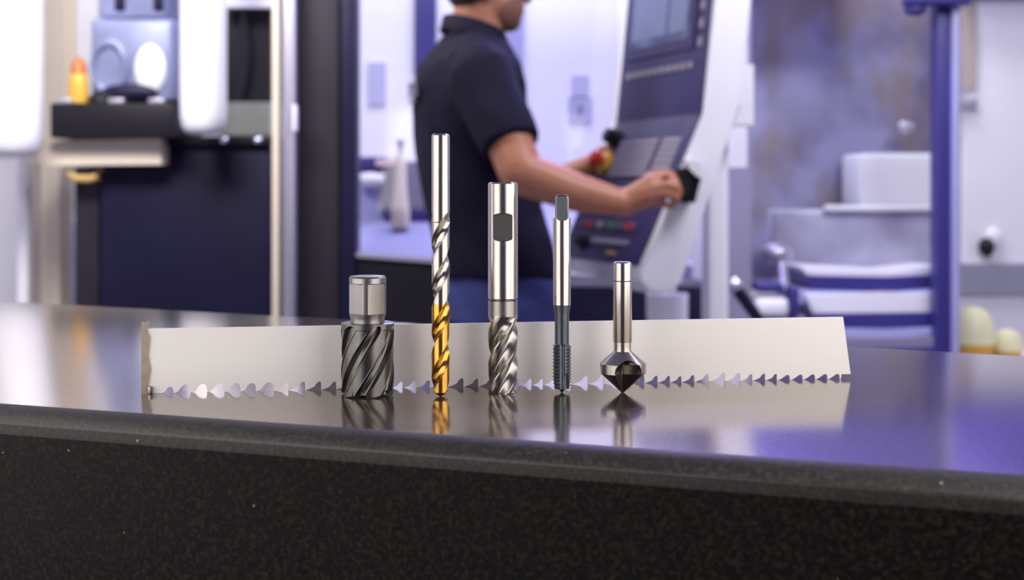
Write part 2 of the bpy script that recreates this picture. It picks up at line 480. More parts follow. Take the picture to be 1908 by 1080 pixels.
# countersink
C = base(1160, .7058); RH = .0130
t = thing('countersink', 'dark conical countersink bit on a bright shank, rightmost standing tool', 'countersink', C)
def sink_r(z, r0):
    def fn(th):
        r = r0
        for k in range(3):
            d = wrap(th+PI/2-.21-k*2*PI/3)
            top = .0188                                       # flute roof
            if z < top:
                w = .63 if z < .0115 else .63*math.sqrt(max(0, 1-((z-.0115)/(top-.0115))**2))
                if -w < d < w:
                    q = (d+w)/(2*w)
                    # straight cutting face on the left, curved relief to the right
                    g = .52+.46*((q-.30)/.70)**1.6 if q > .30 else .52+.46*((.30-q)/.30)**2.2
                    r = min(r, r0*g)
        return r
    return fn
zs = lin(.0006, .0112, 26); rg = []
for z in zs:
    rg.append((z, sink_r(z, .0012+(RH-.0012)*(z-.0006)/.0106)))
polar('cone', C, [(0.0, .0008)]+rg, M['black_steel'], t, n=240, smooth=28, label='dark fluted cutting cone', cap1=False)
band = [(z, sink_r(z, RH)) for z in lin(.0112, .0164, 30)]
flare = []
for i in range(70):
    f = i/69; z = .0164+.0066*f; r0 = RH+(.0049-RH)*(f**.92)
    flare.append((z, sink_r(z, r0)))
flare += [(.0242, .00475), (.0262, .0048), (.0281, .0048)]
hd = polar('head', C, band+flare, M['steel_h'], t, n=360, smooth=28, cap0=False)
hd.data.materials.append(M['black_steel'])                   # the milled flutes keep a dark burnished skin
for p in hd.data.polygons:
    x, y, z = p.center; rr = math.hypot(x, y)
    full = RH if z < .0164 else (RH+(.0049-RH)*(min(1, (z-.0164)/.0066)**.92))
    if rr < full*.985 and z < .0192: p.material_index = 1
polar('shank', C, [(.0280, .0050), (.0284, .0052), (.0614, .0052)], M['steel'], t, n=96, smooth=30)
polar('ring_groove', C, [(.0614, .0049), (.0620, .0049)], M['black_steel'], t, n=96)
polar('shank_end', C, [(.0620, .0052), (.0716, .0052), (.0723, .0044)], M['steel'], t, n=96, smooth=30)
polar('centre_hole', C, [(.0723, .0012), (.07235, .0012)], M['black_steel'], t, n=24)

# band saw blade
A, B = ground(272, 733), ground(1585, 705)
D = B-A
def on_blade(x):
    k = (x-CX)/F                                             # X = k*Y along the sight line
    s = (k*A.y-A.x)/(D.x-k*D.y); return s
def bp(x, h):
    s = on_blade(x); p = A+D*s; return Vector((p.x, p.y, TT+h*p.y/F))
t = thing('bandsaw_blade', 'long bright steel bandsaw blade standing on its teeth behind the tools', 'saw blade', A)
faces = [323, 354.6, 385.8, 418, 448, 477, 510, 537, 568.4, 598.5, 626.4, 653, 678, 703, 727, 750, 775.5, 801, 832, 864, 891.6, 917, 942, 967,
         990.7, 1012, 1034, 1064, 1095.8, 1125, 1150, 1175, 1201, 1225.6, 1248.7, 1270, 1294, 1320.6, 1350.7, 1379, 1402, 1426, 1448]
small = [1472, 1496, 1519, 1542, 1565]
edge = [bp(277, 0)]
prev = 300
for x in faces:
    s = min(1.25, (x-prev)/27.0); hgt = 14.5*min(1.1, s) if x > 340 else 12
    if x < 520: shape = ((-23, .03), (-18.5, .26), (-15, .65), (-10, .95), (-6, 1.0), (-2.5, .9), (-.6, .62), (0, .3), (0, 0))
    else: shape = ((-24, .05), (-17, .22), (-11, .42), (-8, .75), (-4.5, .97), (-1.5, 1.0), (-.2, .85), (0, .5), (0, 0))
    for dx, h in shape:
        px = x+dx*s
        if px > prev+1.0: edge.append(bp(px, h*hgt)) 
    prev = x
for x in small:
    for dx, h in ((-19, .1), (-12, .55), (-7, .95), (-2, 1), (0, .5), (0, 0)): edge.append(bp(x+dx, 9.5*h))
edge += [bp(1567, 1), bp(1568, 8.5), bp(1585, 8.5)]
sB = on_blade(1571)
topr = A+D*sB; topr.z = CH+(HY-590)/F*topr.y
topl = A+D*on_blade(274); topl.z = CH+(HY-612)/F*topl.y
nb = Vector((-D.y, D.x, 0)).normalized()                      # away from the camera
def top_at(p):
    f = (p-topl).dot(D)/(topr-topl).dot(D); return topl+(topr-topl)*f
bm = bmesh.new(); edge = [bp(274, 0)]+edge
fr_ = [bm.verts.new(p) for p in edge]; bk_ = [bm.verts.new(p+nb*.0011) for p in edge]
ft_ = []; bt_ = []
for i_, p in enumerate(edge):
    q = top_at(p) if (p-topr).dot(D) < 0 else topr
    ft_.append(bm.verts.new(q)); bt_.append(bm.verts.new(q+nb*.0011))
for i_ in range(len(edge)-1):
    a_, b_ = i_, i_+1
    if (edge[b_]-edge[a_]).dot(D.normalized()) > 1e-6:
        bm.faces.new((fr_[a_], fr_[b_], ft_[b_], ft_[a_])); bm.faces.new((bk_[b_], bk_[a_], bt_[a_], bt_[b_]))
        bm.faces.new((ft_[a_], ft_[b_], bt_[b_], bt_[a_]))
    bm.faces.new((fr_[b_], fr_[a_], bk_[a_], bk_[b_]))
bm.faces.new((fr_[0], ft_[0], bt_[0], bk_[0])); bm.faces.new((fr_[-1], bk_[-1], bt_[-1], ft_[-1]))
bmesh.ops.remove_doubles(bm, verts=bm.verts, dist=1e-7)
finish('blade_body', bm, M['blade'], t)
# bent left end, seen almost edge on, with a torn inner edge
bm = bmesh.new(); pts = []
outer = [(263.5, 0), (263.5, 60), (263.8, 132), (266, 134), (268, 131)]
inner = [(276, 134), (278, 131), (278, 124), (274, 121), (280, 104), (276.5, 72), (281, 46), (277, 18), (279, 8), (278, 0)]
P2 = [bp(x, h) for x, h in outer+inner]
add_prism(bm, P2, nb*.0035-D.normalized()*.0)
bmesh.ops.translate(bm, verts=bm.verts, vec=nb*-.0008)
bmesh.ops.triangulate(bm, faces=[f for f in bm.faces if len(f.verts) > 4])
finish('bent_end', bm, M['blade_end'], t, label='brownish bent end of the blade')
bm = bmesh.new(); add_box(bm, bp(277, 0)-Vector((0, .0022, 0)), bp(286, 14)+Vector((0, .0002, 0)), .0006)
finish('end_clip', bm, M['steel_m'], t, smooth=40)

exec_background = True
# ------------------------------------------------------------------ machine operator
fv = Vector((.937, .35, 0)); rv = Vector((.35, -.937, 0)); uz = Vector((0, 0, 1))
skin = mat('skin', (.44, .18, .10), .45, var=.12, scale=25); skin.node_tree.nodes['Principled BSDF'].inputs['Subsurface Weight'].default_value = .05
shirt_m = mat('navy_cotton', (.0065, .0058, .020), .8, bump=.4, bscale=60); shirt_m.node_tree.nodes['Principled BSDF'].inputs['Specular IOR Level'].default_value = .2
jeans_m = mat('blue_denim', (.05, .065, .26), .8, var=.5, scale=14)
hair_m = mat('short_brown_hair', (.06, .035, .02), .8, bump=.5, bscale=300)
stub_m = mat('stubble', (.22, .10, .065), .7, var=.2, scale=200)
ZM = 3.02
bm = bmesh.new()
torso = [(545, 930, .118, .160), (480, 920, .118, .150), (400, 905, .116, .143), (290, 880, .11, .150), (200, 872, .11, .160), (140, 874, .10, .17), (100, 880, .08, .12), (70, 884, .063, .075)]
add_loft(bm, [(P(x, y, ZM), fv*a, rv*b) for y, x, a, b in torso])
add_cap(bm, P(884, 95, ZM), P(895, 0, ZM), .066, .060)                                    # neck
hc = P(906, -30, ZM)
add_ell(bm, hc+uz*.03, (fv*.096, rv*.076, uz*.098))
add_ell(bm, hc-uz*.045+fv*.022, (fv*.066, rv*.062, uz*.070))
add_ell(bm, hc-uz*.085+fv*.060, (fv*.024, rv*.026, uz*.024))                              # chin
add_ell(bm, hc-uz*.012+fv*.080, (fv*.018, rv*.052, uz*.040))
add_cap(bm, hc+uz*.012+fv*.090, hc-uz*.030+fv*.103, .008, .014)                            # nose
add_ell(bm, hc-uz*.055+fv*.086, (fv*.010, rv*.024, uz*.006)); add_ell(bm, hc-uz*.067+fv*.084, (fv*.010, rv*.021, uz*.007))
for s in (-1, 1):
    add_ell(bm, hc+rv*.076*s-uz*.012-fv*.008, (fv*.018+uz*.004, rv*.009, uz*.031))
    add_ell(bm, hc+rv*.030*s+uz*.022+fv*.078, (fv*.014, rv*.022, uz*.008))                # brow
def limb(pts):
    for (a, ra), (b, rb) in zip(pts, pts[1:]): add_cap(bm, a, b, ra, rb)
sR, eR, mR, wR = P(897, 135, 2.86), P(972, 322, 2.74), P(1075, 359, 2.74), P(1163, 379, 2.75)
limb([(sR, .055), (eR, .050), (mR, .0425), (wR, .029)])
sL, eL, mL, wL = P(850, 135, 3.18), P(985, 352, 3.30), P(1055, 335, 3.29), P(1108, 304, 3.27)
limb([(sL, .055), (eL, .047), (mL, .042), (wL, .028)])
# right hand gripping the grip box from the left
kn = [P(1212, 336, 2.735), P(1216, 350, 2.725), P(1213, 363, 2.725), P(1206, 375, 2.732)]
for i, k in enumerate(kn): add_cap(bm, wR+Vector((0, 0, (1.5-i)*.008)), k, .021 if i in (1, 2) else .019, .0145)
fing = [([(1238, 326), (1256, 331), (1264, 343)], (2.745, 2.735, 2.735), .0090),
        ([(1244, 343), (1262, 349), (1268, 358)], (2.722, 2.725, 2.735), .0095),
        ([(1240, 360), (1257, 367), (1264, 373)], (2.722, 2.725, 2.735), .0090),
        ([(1230, 378), (1247, 384), (1256, 386)], (2.735, 2.735, 2.740), .0080)]
for k, (pp, zs_, r) in zip(kn, fing):
    q = [k]+[P(x, y, Z) for (x, y), Z in zip(pp, zs_)]
    for i in range(3): add_cap(bm, q[i], q[i+1], r*(1.12-.1*i), r*(1.02-.1*i))
th = [P(1182, 366, 2.765), P(1212, 328, 2.80), P(1242, 322, 2.80), P(1262, 328, 2.80)]
for i in range(3): add_cap(bm, th[i], th[i+1], .0135-.0018*i, .0117-.0018*i)
# left hand round the knob on the far side of the panel
knL = [P(1121, 280, 3.255), P(1124, 287, 3.245), P(1125, 295, 3.24), P(1122, 303, 3.24)]
for k in knL: add_cap(bm, wL, k, .023, .0145)
for i, k in enumerate(knL):
    d1 = P(1133, 272+i*9, 3.225-.004*i); d2 = P(1141, 277+i*8, 3.215); d3 = P(1140, 284+i*6, 3.215)
    for a, b, r in ((k, d1, .0092), (d1, d2, .0084), (d2, d3, .0076)): add_cap(bm, a, b, r, r*.92)
thl = [P(1112, 296, 3.23), P(1122, 309, 3.215), P(1136, 306, 3.205)]
for a, b in zip(thl, thl[1:]): add_cap(bm, a, b, .0125, .0105)
# legs
hips = [P(934, 560, ZM)+rv*.085, P(934, 560, ZM)-rv*.085]
LEG = []
for i, h in enumerate(hips):
    kx = Vector((h.x+.02+.02*i, h.y, .50)); an = Vector((h.x-.03+.04*i, h.y, .10))
    LEG.append((h, kx, an)); limb([(h, .082), (kx, .056), (an, .042)])
    limb([(an-uz*.045, .035), (an-uz*.065+fv*.13, .028)])
bm = remesh(bm, .0052, 4)
body = finish('person', bm, skin, smooth=180)
tag(body, 'man in a dark navy polo shirt facing right, one hand on the machine control panel', 'person')
# polo shirt
bm = bmesh.new()
tor = [(514, 926, .138, .180), (480, 922, .139, .176), (440, 916, .139, .170), (400, 906, .136, .166), (340, 889, .131, .166), (290, 879, .128, .172), (240, 873, .127, .180),
       (200, 871, .128, .185), (160, 872, .125, .188), (122, 874, .118, .165), (95, 879, .096, .130), (75, 882, .078, .09), (62, 884, .072, .074)]
add_loft(bm, [(P(x, y, ZM), fv*a, rv*b) for y, x, a, b in tor])
add_cap(bm, P(888, 128, 2.90), P(858, 128, 3.14), .078, .078)
sl = lambda a, b, r0, r1: add_tube(bm, [a+(b-a)*-.02, a+(b-a)*.5, b], [r0, (r0+r1)*.505, r1], 24)
add_cap(bm, sR, sR+(eR-sR)*.3, .074, .070); sl(sR, sR+(eR-sR)*.74, .076, .066)
add_cap(bm, sL, sL+(eL-sL)*.3, .072, .068); sl(sL, sL+(eL-sL)*.70, .073, .064)
bm = remesh(bm, .007, 5)
for v in bm.verts:
    n_ = noise.noise(Vector((v.co.x*9, v.co.y*9, v.co.z*7)))*.006+noise.noise(Vector((v.co.x*22+v.co.z*16, v.co.y*20, v.co.z*9)))*.004
    v.co += v.normal*n_
shirt = finish('polo_shirt', bm, shirt_m, body, label='dark navy polo shirt', smooth=180)
# collar: tilted band, higher at the nape
bm = bmesh.new(); n = 40; rows = []
for hgt, rr in ((0, .082), (.034, .074), (.036, .068), (.004, .070)):
    row = []
    for k in range(n):
        a = 2*PI*k/n; f = math.cos(a)
        p = P(880, 70, ZM)+fv*(rr*1.0*f+.004)+rv*rr*1.0*math.sin(a)+uz*(hgt-.020*f-.004)
        row.append(bm.verts.new(p))
    rows.append(row)
rows.append(rows[0])
for a, b in zip(rows, rows[1:]):
    for k in range(n): bm.faces.new((a[k], a[(k+1) % n], b[(k+1) % n], b[k]))
finish('collar', bm, shirt_m, body, smooth=60)
# small pale print on the back
for (yy, w, h) in ((170, .030, .016), (182, .034, .010), (194, .022, .007)):
    bm = bmesh.new()
    ctr_ = P(872, yy, ZM)
    pts = []
    for k in range(7):
        a = PI-(-.22+.42*(k/6))*w/.034
        pts.append(ctr_+fv*(.1385*math.cos(a))+rv*(.198*math.sin(a)))
    vt = [bm.verts.new(p+uz*h) for p in pts]; vb = [bm.verts.new(p-uz*h*.2) for p in pts]
    for k in range(6): bm.faces.new((vt[k], vt[k+1], vb[k+1], vb[k]))
    g = bmesh.ops.solidify(bm, geom=list(bm.faces), thickness=.006)
    finish('back_print', bm, M['grey'], body, label='small pale print on the back', smooth=60)
# jeans
bm = bmesh.new()
add_loft(bm, [(P(x, y, ZM), fv*a, rv*b) for y, x, a, b in ((600, 934, .125, .172), (560, 933, .130, .175), (525, 929, .131, .174), (500, 926, .126, .168))])
for h, kx, an in LEG:
    add_cap(bm, h, kx, .094, .068); add_cap(bm, kx, an+uz*.0, .068, .056)
bm = remesh(bm, .008, 4)
finish('jeans', bm, jeans_m, body, label='blue denim jeans', smooth=180)
for h, kx, an in LEG:
    bm = bmesh.new(); b0 = Vector((an.x, an.y, 0))
    add_loft(bm, [(b0+fv*.045+uz*z, fv*a, rv*w) for z, a, w in ((0.001, .145, .050), (.03, .145, .052), (.06, .115, .050), (.09, .07, .048), (.12, .058, .050))], 24)
    finish('shoe', bm, M['blackp'], body, smooth=40)
# hair and stubble
bm = bmesh.new()
add_ell(bm, hc+uz*.043-fv*.010, (fv*.096, rv*.081, uz*.094)); add_ell(bm, hc+uz*.0-fv*.040, (fv*.062, rv*.078, uz*.07))
finish('hair', bm, hair_m, body, smooth=180)
bm = bmesh.new()
add_ell(bm, hc-uz*.056+fv*.030, (fv*.061, rv*.062, uz*.060)); add_ell(bm, hc-uz*.087+fv*.061, (fv*.026, rv*.028, uz*.025))
finish('stubble', remesh(bm, .006, 3), stub_m, body, smooth=180)
for s in (-1, 1):
    bm = bmesh.new(); add_ell(bm, hc+rv*.030*s+uz*.006+fv*.088, (fv*.008, rv*.012, uz*.009), 1)
    finish('eye', bm, M['white'], body, smooth=180)

# ------------------------------------------------------------------ machine control panel
K = P(1310, 212, 2.85); u = Vector((-.35, .937, 0)); nn = Vector((-.937, -.35, 0)); PWD = .45
def Q(a, b, h): return K+u*a+nn*b+uz*h                      # along the face, out of it, up
LB, LH = .158, -.340                                        # lower end of the key section
t = thing('control_panel', 'white machine control panel with a dark screen and sloping keyboard', 'control panel', (K.x+.13, K.y+.2, 0))
bm = bmesh.new()
prof = [(-.060, .56), (0.0, 0.0), (LB, LH), (LB+.004, LH-.030), (LB-.02, LH-.056), (LB-.060, LH-.058), (LB-.10, LH-.035), (-.045, -.06), (-.092, .02), (-.150, .56)]
add_prism(bm, [Q(-.014, b, h) for b, h in prof], u*(PWD+.028))
bmesh.ops.bevel(bm, geom=list(bm.edges), offset=.008, segments=2, profile=.5, affect='EDGES')
finish('housing', bm, M['white'], t, smooth=50)
ndir_up = Vector((-.060, .56)).normalized(); ndir_lo = Vector((LB, LH)).normalized()
def face_pt(lower, a, s, off):
    """a along the width, s metres along the face from the kink, off proud of it"""
    dv = ndir_lo if lower else ndir_up
    nv = Vector((-dv.y, dv.x)) if lower else Vector((dv.y, -dv.x))
    if nv.x < 0: nv = -nv
    b, h = dv.x*s+nv.x*off, dv.y*s+nv.y*off
    return Q(a, b, h)
def plate(name, lower, a0, a1, s0, s1, o0, o1, material, label=None, par=None, bev=0.0):
    bm = bmesh.new()
    q = [face_pt(lower, a, s, o0) for a, s in ((a0, s0), (a1, s0), (a1, s1), (a0, s1))]
    v = face_pt(lower, a0, s0, o1)-q[0]
    add_prism(bm, q, v)
    if bev: bmesh.ops.bevel(bm, geom=list(bm.edges), offset=bev, segments=2, profile=.5, affect='EDGES')
    return finish(name, bm, material, par or t, label, smooth=40)
face_m = mat('dark_slate_face', (.045, .038, .15), .42, var=.2, scale=6)
face2_m = mat('dark_key_face', (.036, .030, .13), .45, var=.25, scale=6)
dp = plate('display_plate', False, .004, PWD-.004, -.001, .555, -.006, .004, face_m)
kp = plate('keyboard_plate', True, .004, PWD-.004, -.001, .372, -.006, .004, face2_m)
bz = plate('screen_bezel', False, .062, .420, .155, .515, .0035, .009, face_m)
m, N, L, b = new_mat('screen_picture')
tc = N.new('ShaderNodeTexCoord'); nz = N.new('ShaderNodeTexNoise'); nz.inputs['Scale'].default_value = 7; L.new(tc.outputs['Object'], nz.inputs['Vector'])
rp = N.new('ShaderNodeValToRGB'); e = rp.color_ramp.elements; e[0].color = (.055, .065, .16, 1); e[1].color = (.16, .20, .36, 1); e[0].position = .35; e[1].position = .65
L.new(nz.outputs['Fac'], rp.inputs[0]); L.new(rp.outputs[0], b.inputs['Base Color']); b.inputs['Roughness'].default_value = .2
L.new(rp.outputs[0], b.inputs['Emission Color']); b.inputs['Emission Strength'].default_value = .12
sc_ = plate('screen', False, .085, .400, .180, .505, .0085, .0105, m, label='dim blue screen')
pw = mat('screen_window_pale', (.20, .24, .42), .25)
for a0, a1, s0, s1 in ((.10, .20, .34, .49), (.215, .385, .36, .49), (.10, .19, .20, .33), (.205, .385, .20, .345)):
    plate('screen_window', False, a0, a1, s0, s1, .0104, .0110, pw)
keyl = mat('pale_key', (.34, .31, .38), .5); keyd = mat('dark_key', (.10, .085, .14), .5)
keym = {}
def key(lower, a, s, w, h, th_, m_, name='key', lab=None):
    kk = (lower, w, h, th_, m_.name)
    if kk not in keym:
        dv = ndir_lo if lower else ndir_up
        e1 = u; e2 = nn*dv.x+uz*dv.y; e3 = e1.cross(e2).normalized()
        if e3.dot(nn) < 0: e3 = -e3
        bm = bmesh.new(); r = []
        for sc, o in ((1, 0), (1, th_*.6), (.82, th_)):
            r.append([bm.verts.new(e1*w/2*sc*sx+e2*h/2*sc*sy+e3*o) for sx, sy in ((-1, -1), (1, -1), (1, 1), (-1, 1))])
        for x, y in zip(r, r[1:]):
            for k in range(4): bm.faces.new((x[k], x[(k+1) % 4], y[(k+1) % 4], y[k]))
        bm.faces.new(r[0][::-1]); bm.faces.new(r[-1])
        bmesh.ops.recalc_face_normals(bm, faces=bm.faces)
        me = bpy.data.meshes.new(name); bm.to_mesh(me); bm.free(); me.materials.append(m_); keym[kk] = me
    o = link(name, keym[kk], None, t); o.location = face_pt(lower, a, s, .004)-WLOC[t.name]
    if lab: o['label'] = lab
for i in range(10): key(False, .07+i*.036, .115, .022, .016, .005, keyl, 'soft_key')
for i in range(9): key(False, .034, .165+i*.042, .016, .022, .005, keyl, 'side_key')
for r_ in range(6):
    for c_ in range(4): key(True, .052+c_*.022, .065+r_*.0165, .019, .0135, .005, keyl)
    for c_ in range(9): key(True, .165+c_*.0225, .065+r_*.0165, .0195, .0135, .005, keyl)
for r_ in range(2):
    for c_ in range(15): key(True, .055+c_*.0245, .192+r_*.026, .018, .018, .005, keyd)
kb = {1: M['red'], 4: mat('green_key', (.02, .25, .10), .4), 6: keyl, 8: M['red']}
for c_ in range(10): key(True, .09+c_*.032, .282, .020, .018, .006, kb.get(c_, keyd))
for c_ in range(8): key(True, .10+c_*.026, .322, .018, .012, .005, keyl)
key(True, .16, .350, .05, .008, .004, M['ochre'])
def peg(name, lower, a, s, prof, m_, label=None, par=None):
    dv = ndir_lo if lower else ndir_up
    e2 = nn*dv.x+uz*dv.y; e3 = u.cross(e2).normalized()
    if e3.dot(nn) < 0: e3 = -e3
    bm = bmesh.new(); add_lathe(bm, (0, 0, 0), prof, 24)
    R_ = e3.to_track_quat('Z', 'Y').to_matrix().to_4x4(); R_.translation = face_pt(lower, a, s, .003)
    bmesh.ops.transform(bm, matrix=R_, verts=bm.verts)
    return finish(name, bm, m_, par or t, label, smooth=40)
eb = peg('emergency_stop', True, .395, .118, [(.030, 0), (.030, .014), (.026, .017)], M['yellow'], 'yellow collar of the emergency stop')
peg('mushroom_button', True, .395, .118, [(.012, .015), (.012, .026), (.022, .030), (.023, .040), (.016, .048), (0, .049)], M['red'], 'red mushroom button', eb)
rk = peg('rotary_knob', True, .400, .050, [(.026, 0), (.026, .008), (.020, .010), (.019, .032), (.015, .036), (0, .036)], M['blackp'], 'black rotary knob')
peg('rotary_knob', True, .33, .330, [(.020, 0), (.020, .006), (.015, .008), (.014, .026), (0, .028)], M['blackp'], 'black rotary knob low on the keyboard')
# grip box on the near side of the housing and the bright edge tray underneath
gb = pbox('grip_box', 1264, 312, 1298, 378, 2.752, .075, M['blackp'], t, bevel=.006, label='black grip box on the near edge')
bm = bmesh.new()
q = [P(1280, 299, 2.742), P(1300, 301, 2.742), P(1310, 314, 2.742), P(1308, 332, 2.742), P(1299, 328, 2.742), P(1286, 316, 2.742)]
add_prism(bm, q, (0, .08, 0)); finish('grip_cover', bm, M['white'], t, label='white cover of the grip box')
bm = bmesh.new(); q = [P(1302, 330, 2.742), P(1307, 332, 2.742), P(1296, 374, 2.742), P(1290, 374, 2.742)]
add_prism(bm, q, (0, .05, 0)); finish('grip_strip', bm, M['navy'], t)
bm = bmesh.new()
q = [Q(-.01, LB-.03, LH-.060), Q(PWD+.012, LB-.03, LH-.060), Q(PWD+.012, LB-.12, LH-.045), Q(-.01, LB-.12, LH-.045)]
bm2 = bmesh.new(); a_, b_ = P(1020, 506, 3.10), P(1215, 528, 2.86)
add_prism(bm2, [a_, b_, b_-uz*.020, a_-uz*.014], Vector((.06, .05, 0))); finish('edge_tray', bm2, M['white'], t, label='white edge strip under the keyboard')
bm.free()
# support column and rear arm
pbox('support_post', 1318, -260, 1358, 600, 3.02, .10, M['white'], t, bevel=.01, floor=True)
bm = bmesh.new(); add_box(bm, Q(.05, -.16, -.02), Q(.16, -.10, .12)); finish('rear_arm', bm, M['white'], t)
pbox('side_sheet', 1345, -260, 1392, 312, 3.25, .03, M['white'], t, label='pale sheet panel behind the housing')

# ------------------------------------------------------------------ enclosure behind the operator
ZE = 3.95
t = thing('machine_enclosure', 'tall black machine enclosure with a big window behind the man', 'machine', (P(880, 0, ZE).x, ZE, 0))
pbox('side_panel', 550, -330, 634, 600, ZE, .35, M['char'], t, floor=True, bevel=.01)
pbox('window_post', 634, -330, 663, 600, ZE-.02, .12, M['navy'], t, floor=True, bevel=.008)
bm = bmesh.new()
a_, b_ = P(640, 474, ZE), P(1150, 512, ZE)
add_prism(bm, [a_, b_, Vector((b_.x, ZE, 0)), Vector((a_.x, ZE, 0))], (0, .10, 0))
finish('lower_panel', bm, M['blackp'], t)
bm = bmesh.new()
add_prism(bm, [P(662, 470, ZE-.012), P(1150, 508, ZE-.012), P(1150, 516, ZE-.012), P(662, 478, ZE-.012)], (0, .03, 0))
finish('window_seal', bm, M['grey'], t)
pbox('header', 634, -330, 1160, -210, ZE, .2, M['navy'], t)
m, N, L, b = new_mat('clear_window_glass')
N.remove(b); tr = N.new('ShaderNodeBsdfTransparent'); tr.inputs[0].default_value = (.93, .93, .98, 1)
gl = N.new('ShaderNodeBsdfGlossy'); gl.inputs['Roughness'].default_value = .05
fz = N.new('ShaderNodeFresnel'); fz.inputs[0].default_value = 1.45; mx = N.new('ShaderNodeMixShader')
L.new(fz.outputs[0], mx.inputs[0]); L.new(tr.outputs[0], mx.inputs[1]); L.new(gl.outputs[0], mx.inputs[2]); L.new(mx.outputs[0], N['Material Output'].inputs[0])
GLASS = m
bm = bmesh.new(); add_prism(bm, [P(660, -215, ZE+.03), P(1152, -215, ZE+.03), P(1152, 508, ZE+.03), P(660, 472, ZE+.03)], (0, .006, 0))
finish('window_pane', bm, GLASS, t)
# inside of it
ZI = 5.3
inner_w = mat('white_inner_sheet', (.88, .88, .93), .55, var=.05, scale=2)
pbox('inner_wall', 520, -420, 1330, 330, ZI, .04, inner_w, t, zmin=0.0)
pbox('blue_door_strip', 772, -420, 812, 140, ZI-.03, .03, M['indigo'], t, label='blue upright strip')
pbox('pale_blue_strip', 945, -420, 975, 330, ZI-.03, .02, M['lav'], t, label='pale blue upright strip')
bm = bmesh.new()
lo, hi = P(610, 600, ZE+.45), P(1230, 345, ZI)
add_prism(bm, [Vector((lo.x, ZE+.40, .80)), Vector((lo.x, ZI-.04, P(0, 346, ZI).z)), Vector((lo.x, ZI-.04, 0)), Vector((lo.x, ZE+.40, 0))], (hi.x-lo.x, 0, 0))
finish('chip_tray', bm, M['lav'], t, label='sloping lavender tray')
for q in ((686, 116, 718, 196),): tag(pbox('wall_notice', *q, ZI-.012, .01, mat('grey_notice', (.48, .48, .66), .6)), 'grey paper notice behind the glass, left of the man', 'notice')
o = thing('wall_notice', 'grey notice with a wider lower half, between the man and control panel', 'notice', P(1080, 225, ZI-.012))
pbox('upper_sheet', 1066, 140, 1096, 182, ZI-.012, .01, mat('grey_notice_upper', (.52, .52, .70), .6), o)
pbox('lower_sheet', 1060, 180, 1102, 226, ZI-.012, .01, mat('grey_notice_lower', (.44, .44, .62), .6), o)
pbox('printed_mark', 1076, 196, 1086, 214, ZI-.016, .003, M['lavd'], o)
# vise with a white bottle in front of it
t = thing('machine_vise', 'dark blue machine vise low behind the glass at the left of the man', 'vise', P(720, 400, 4.9))
pbox('jaw', 664, 292, 720, 322, 4.85, .12, M['indigo'], t, bevel=.006)
pbox('vise_body', 716, 300, 800, 395, 4.80, .20, M['indigo'], t, bevel=.008, zmin=.93)
pbox('slide', 700, 296, 745, 308, 4.79, .1, M['pink'], t)
pbox('base', 670, 330, 712, 400, 4.84, .2, M['lav'], t, zmin=.94)
bm = bmesh.new(); pt = P(690, 335, 4.78); add_ell(bm, pt, (Vector((.055, 0, 0)), Vector((0, .04, 0)), Vector((0, 0, .028))))
tag(finish('glint', bm, M['white'], None, smooth=180), 'painted-in white rag on the left vise jaw', 'glint')  # white ellipsoid stands in for a highlight on the vise
bm = bmesh.new(); c_ = P(746, 430, 4.7); c_.z = .918
add_lathe(bm, c_, [(.034, 0), (.036, .01), (.034, .06), (.026, .11), (.020, .21), (.019, .265), (.010, .275)], 20)
bt = finish('bottle', bm, M['cream'], None, smooth=50); tag(bt, 'slim pale bottle in front of the dark blue vise', 'bottle')
bm = bmesh.new(); add_lathe(bm, c_, [(.007, .27), (.007, .30), (.014, .302), (.014, .32), (0, .322)], 16); finish('cap', bm, M['indigo'], bt, smooth=40)
# upright guide posts at the left of the enclosure
for nm, x0, x1, Zp, m_, lab in (('guide_post', 507, 520, 4.0, M['cream'], 'thin cream upright post beside the navy machine panel'),
                                ('guide_post', 527, 549, 3.86, M['alu'], 'lavender grey upright post next to the black enclosure')):
    w = P(x1, 0, Zp)-P(x0, 0, Zp)
    o = thing(nm, lab, 'post', (P((x0+x1)/2, 0, Zp).x, Zp+.03, 0))
    pbox('post', x0, -330, x1, 600, Zp, .05, m_, o, floor=True, bevel=.006)
    bm = bmesh.new(); add_box(bm, (P(x0-4, 0, Zp).x, Zp-.02, 0), (P(x1+4, 0, Zp).x, Zp+.065, .03)); finish('foot', bm, M['grey'], o)
    if x0 == 527:
        pbox('catch', 545, 195, 552, 245, Zp-.02, .03, M['white'], o, bevel=.004)

# ------------------------------------------------------------------ milling machine at the left
ZL = 4.5
t = thing('milling_machine', 'white and navy milling machine with a blue grey spindle head at the left', 'machine', (P(320, 0, ZL).x, ZL, 0))
pbox('front_panel', 186, 270, 505, 600, ZL, .5, M['navy'], t, floor=True, bevel=.01)
pbox('corner_post', 140, 312, 184, 600, ZL+.02, .3, M['char'], t, floor=True)
pbox('column', 412, -330, 505, 250, ZL+.35, .25, M['blackp'], t, zmin=1.2)
pbox('ledge', 408, 190, 505, 252, ZL+.25, .35, M['sage'], t)
pbox('button_strip', 300, 254, 505, 271, ZL-.03, .4, M['blackp'], t, bevel=.004)
for px in (417, 480):
    bm = bmesh.new(); add_ell(bm, P(px, 261, ZL-.035), (Vector((.016, 0, 0)), Vector((0, .012, 0)), Vector((0, 0, .013))), 1)
    finish('button', bm, M['chrome'], t, smooth=180)
bm = bmesh.new(); add_tube(bm, [P(x, y, ZL+.30) for x, y in ((445, -40), (452, 30), (458, 75), (458, 110), (452, 150), (442, 192))], .012, 12)
finish('hose', bm, M['char'], t, smooth=60)
pbox('cross_arm', 408, -60, 505, 14, ZL+.22, .06, M['alu'], t)
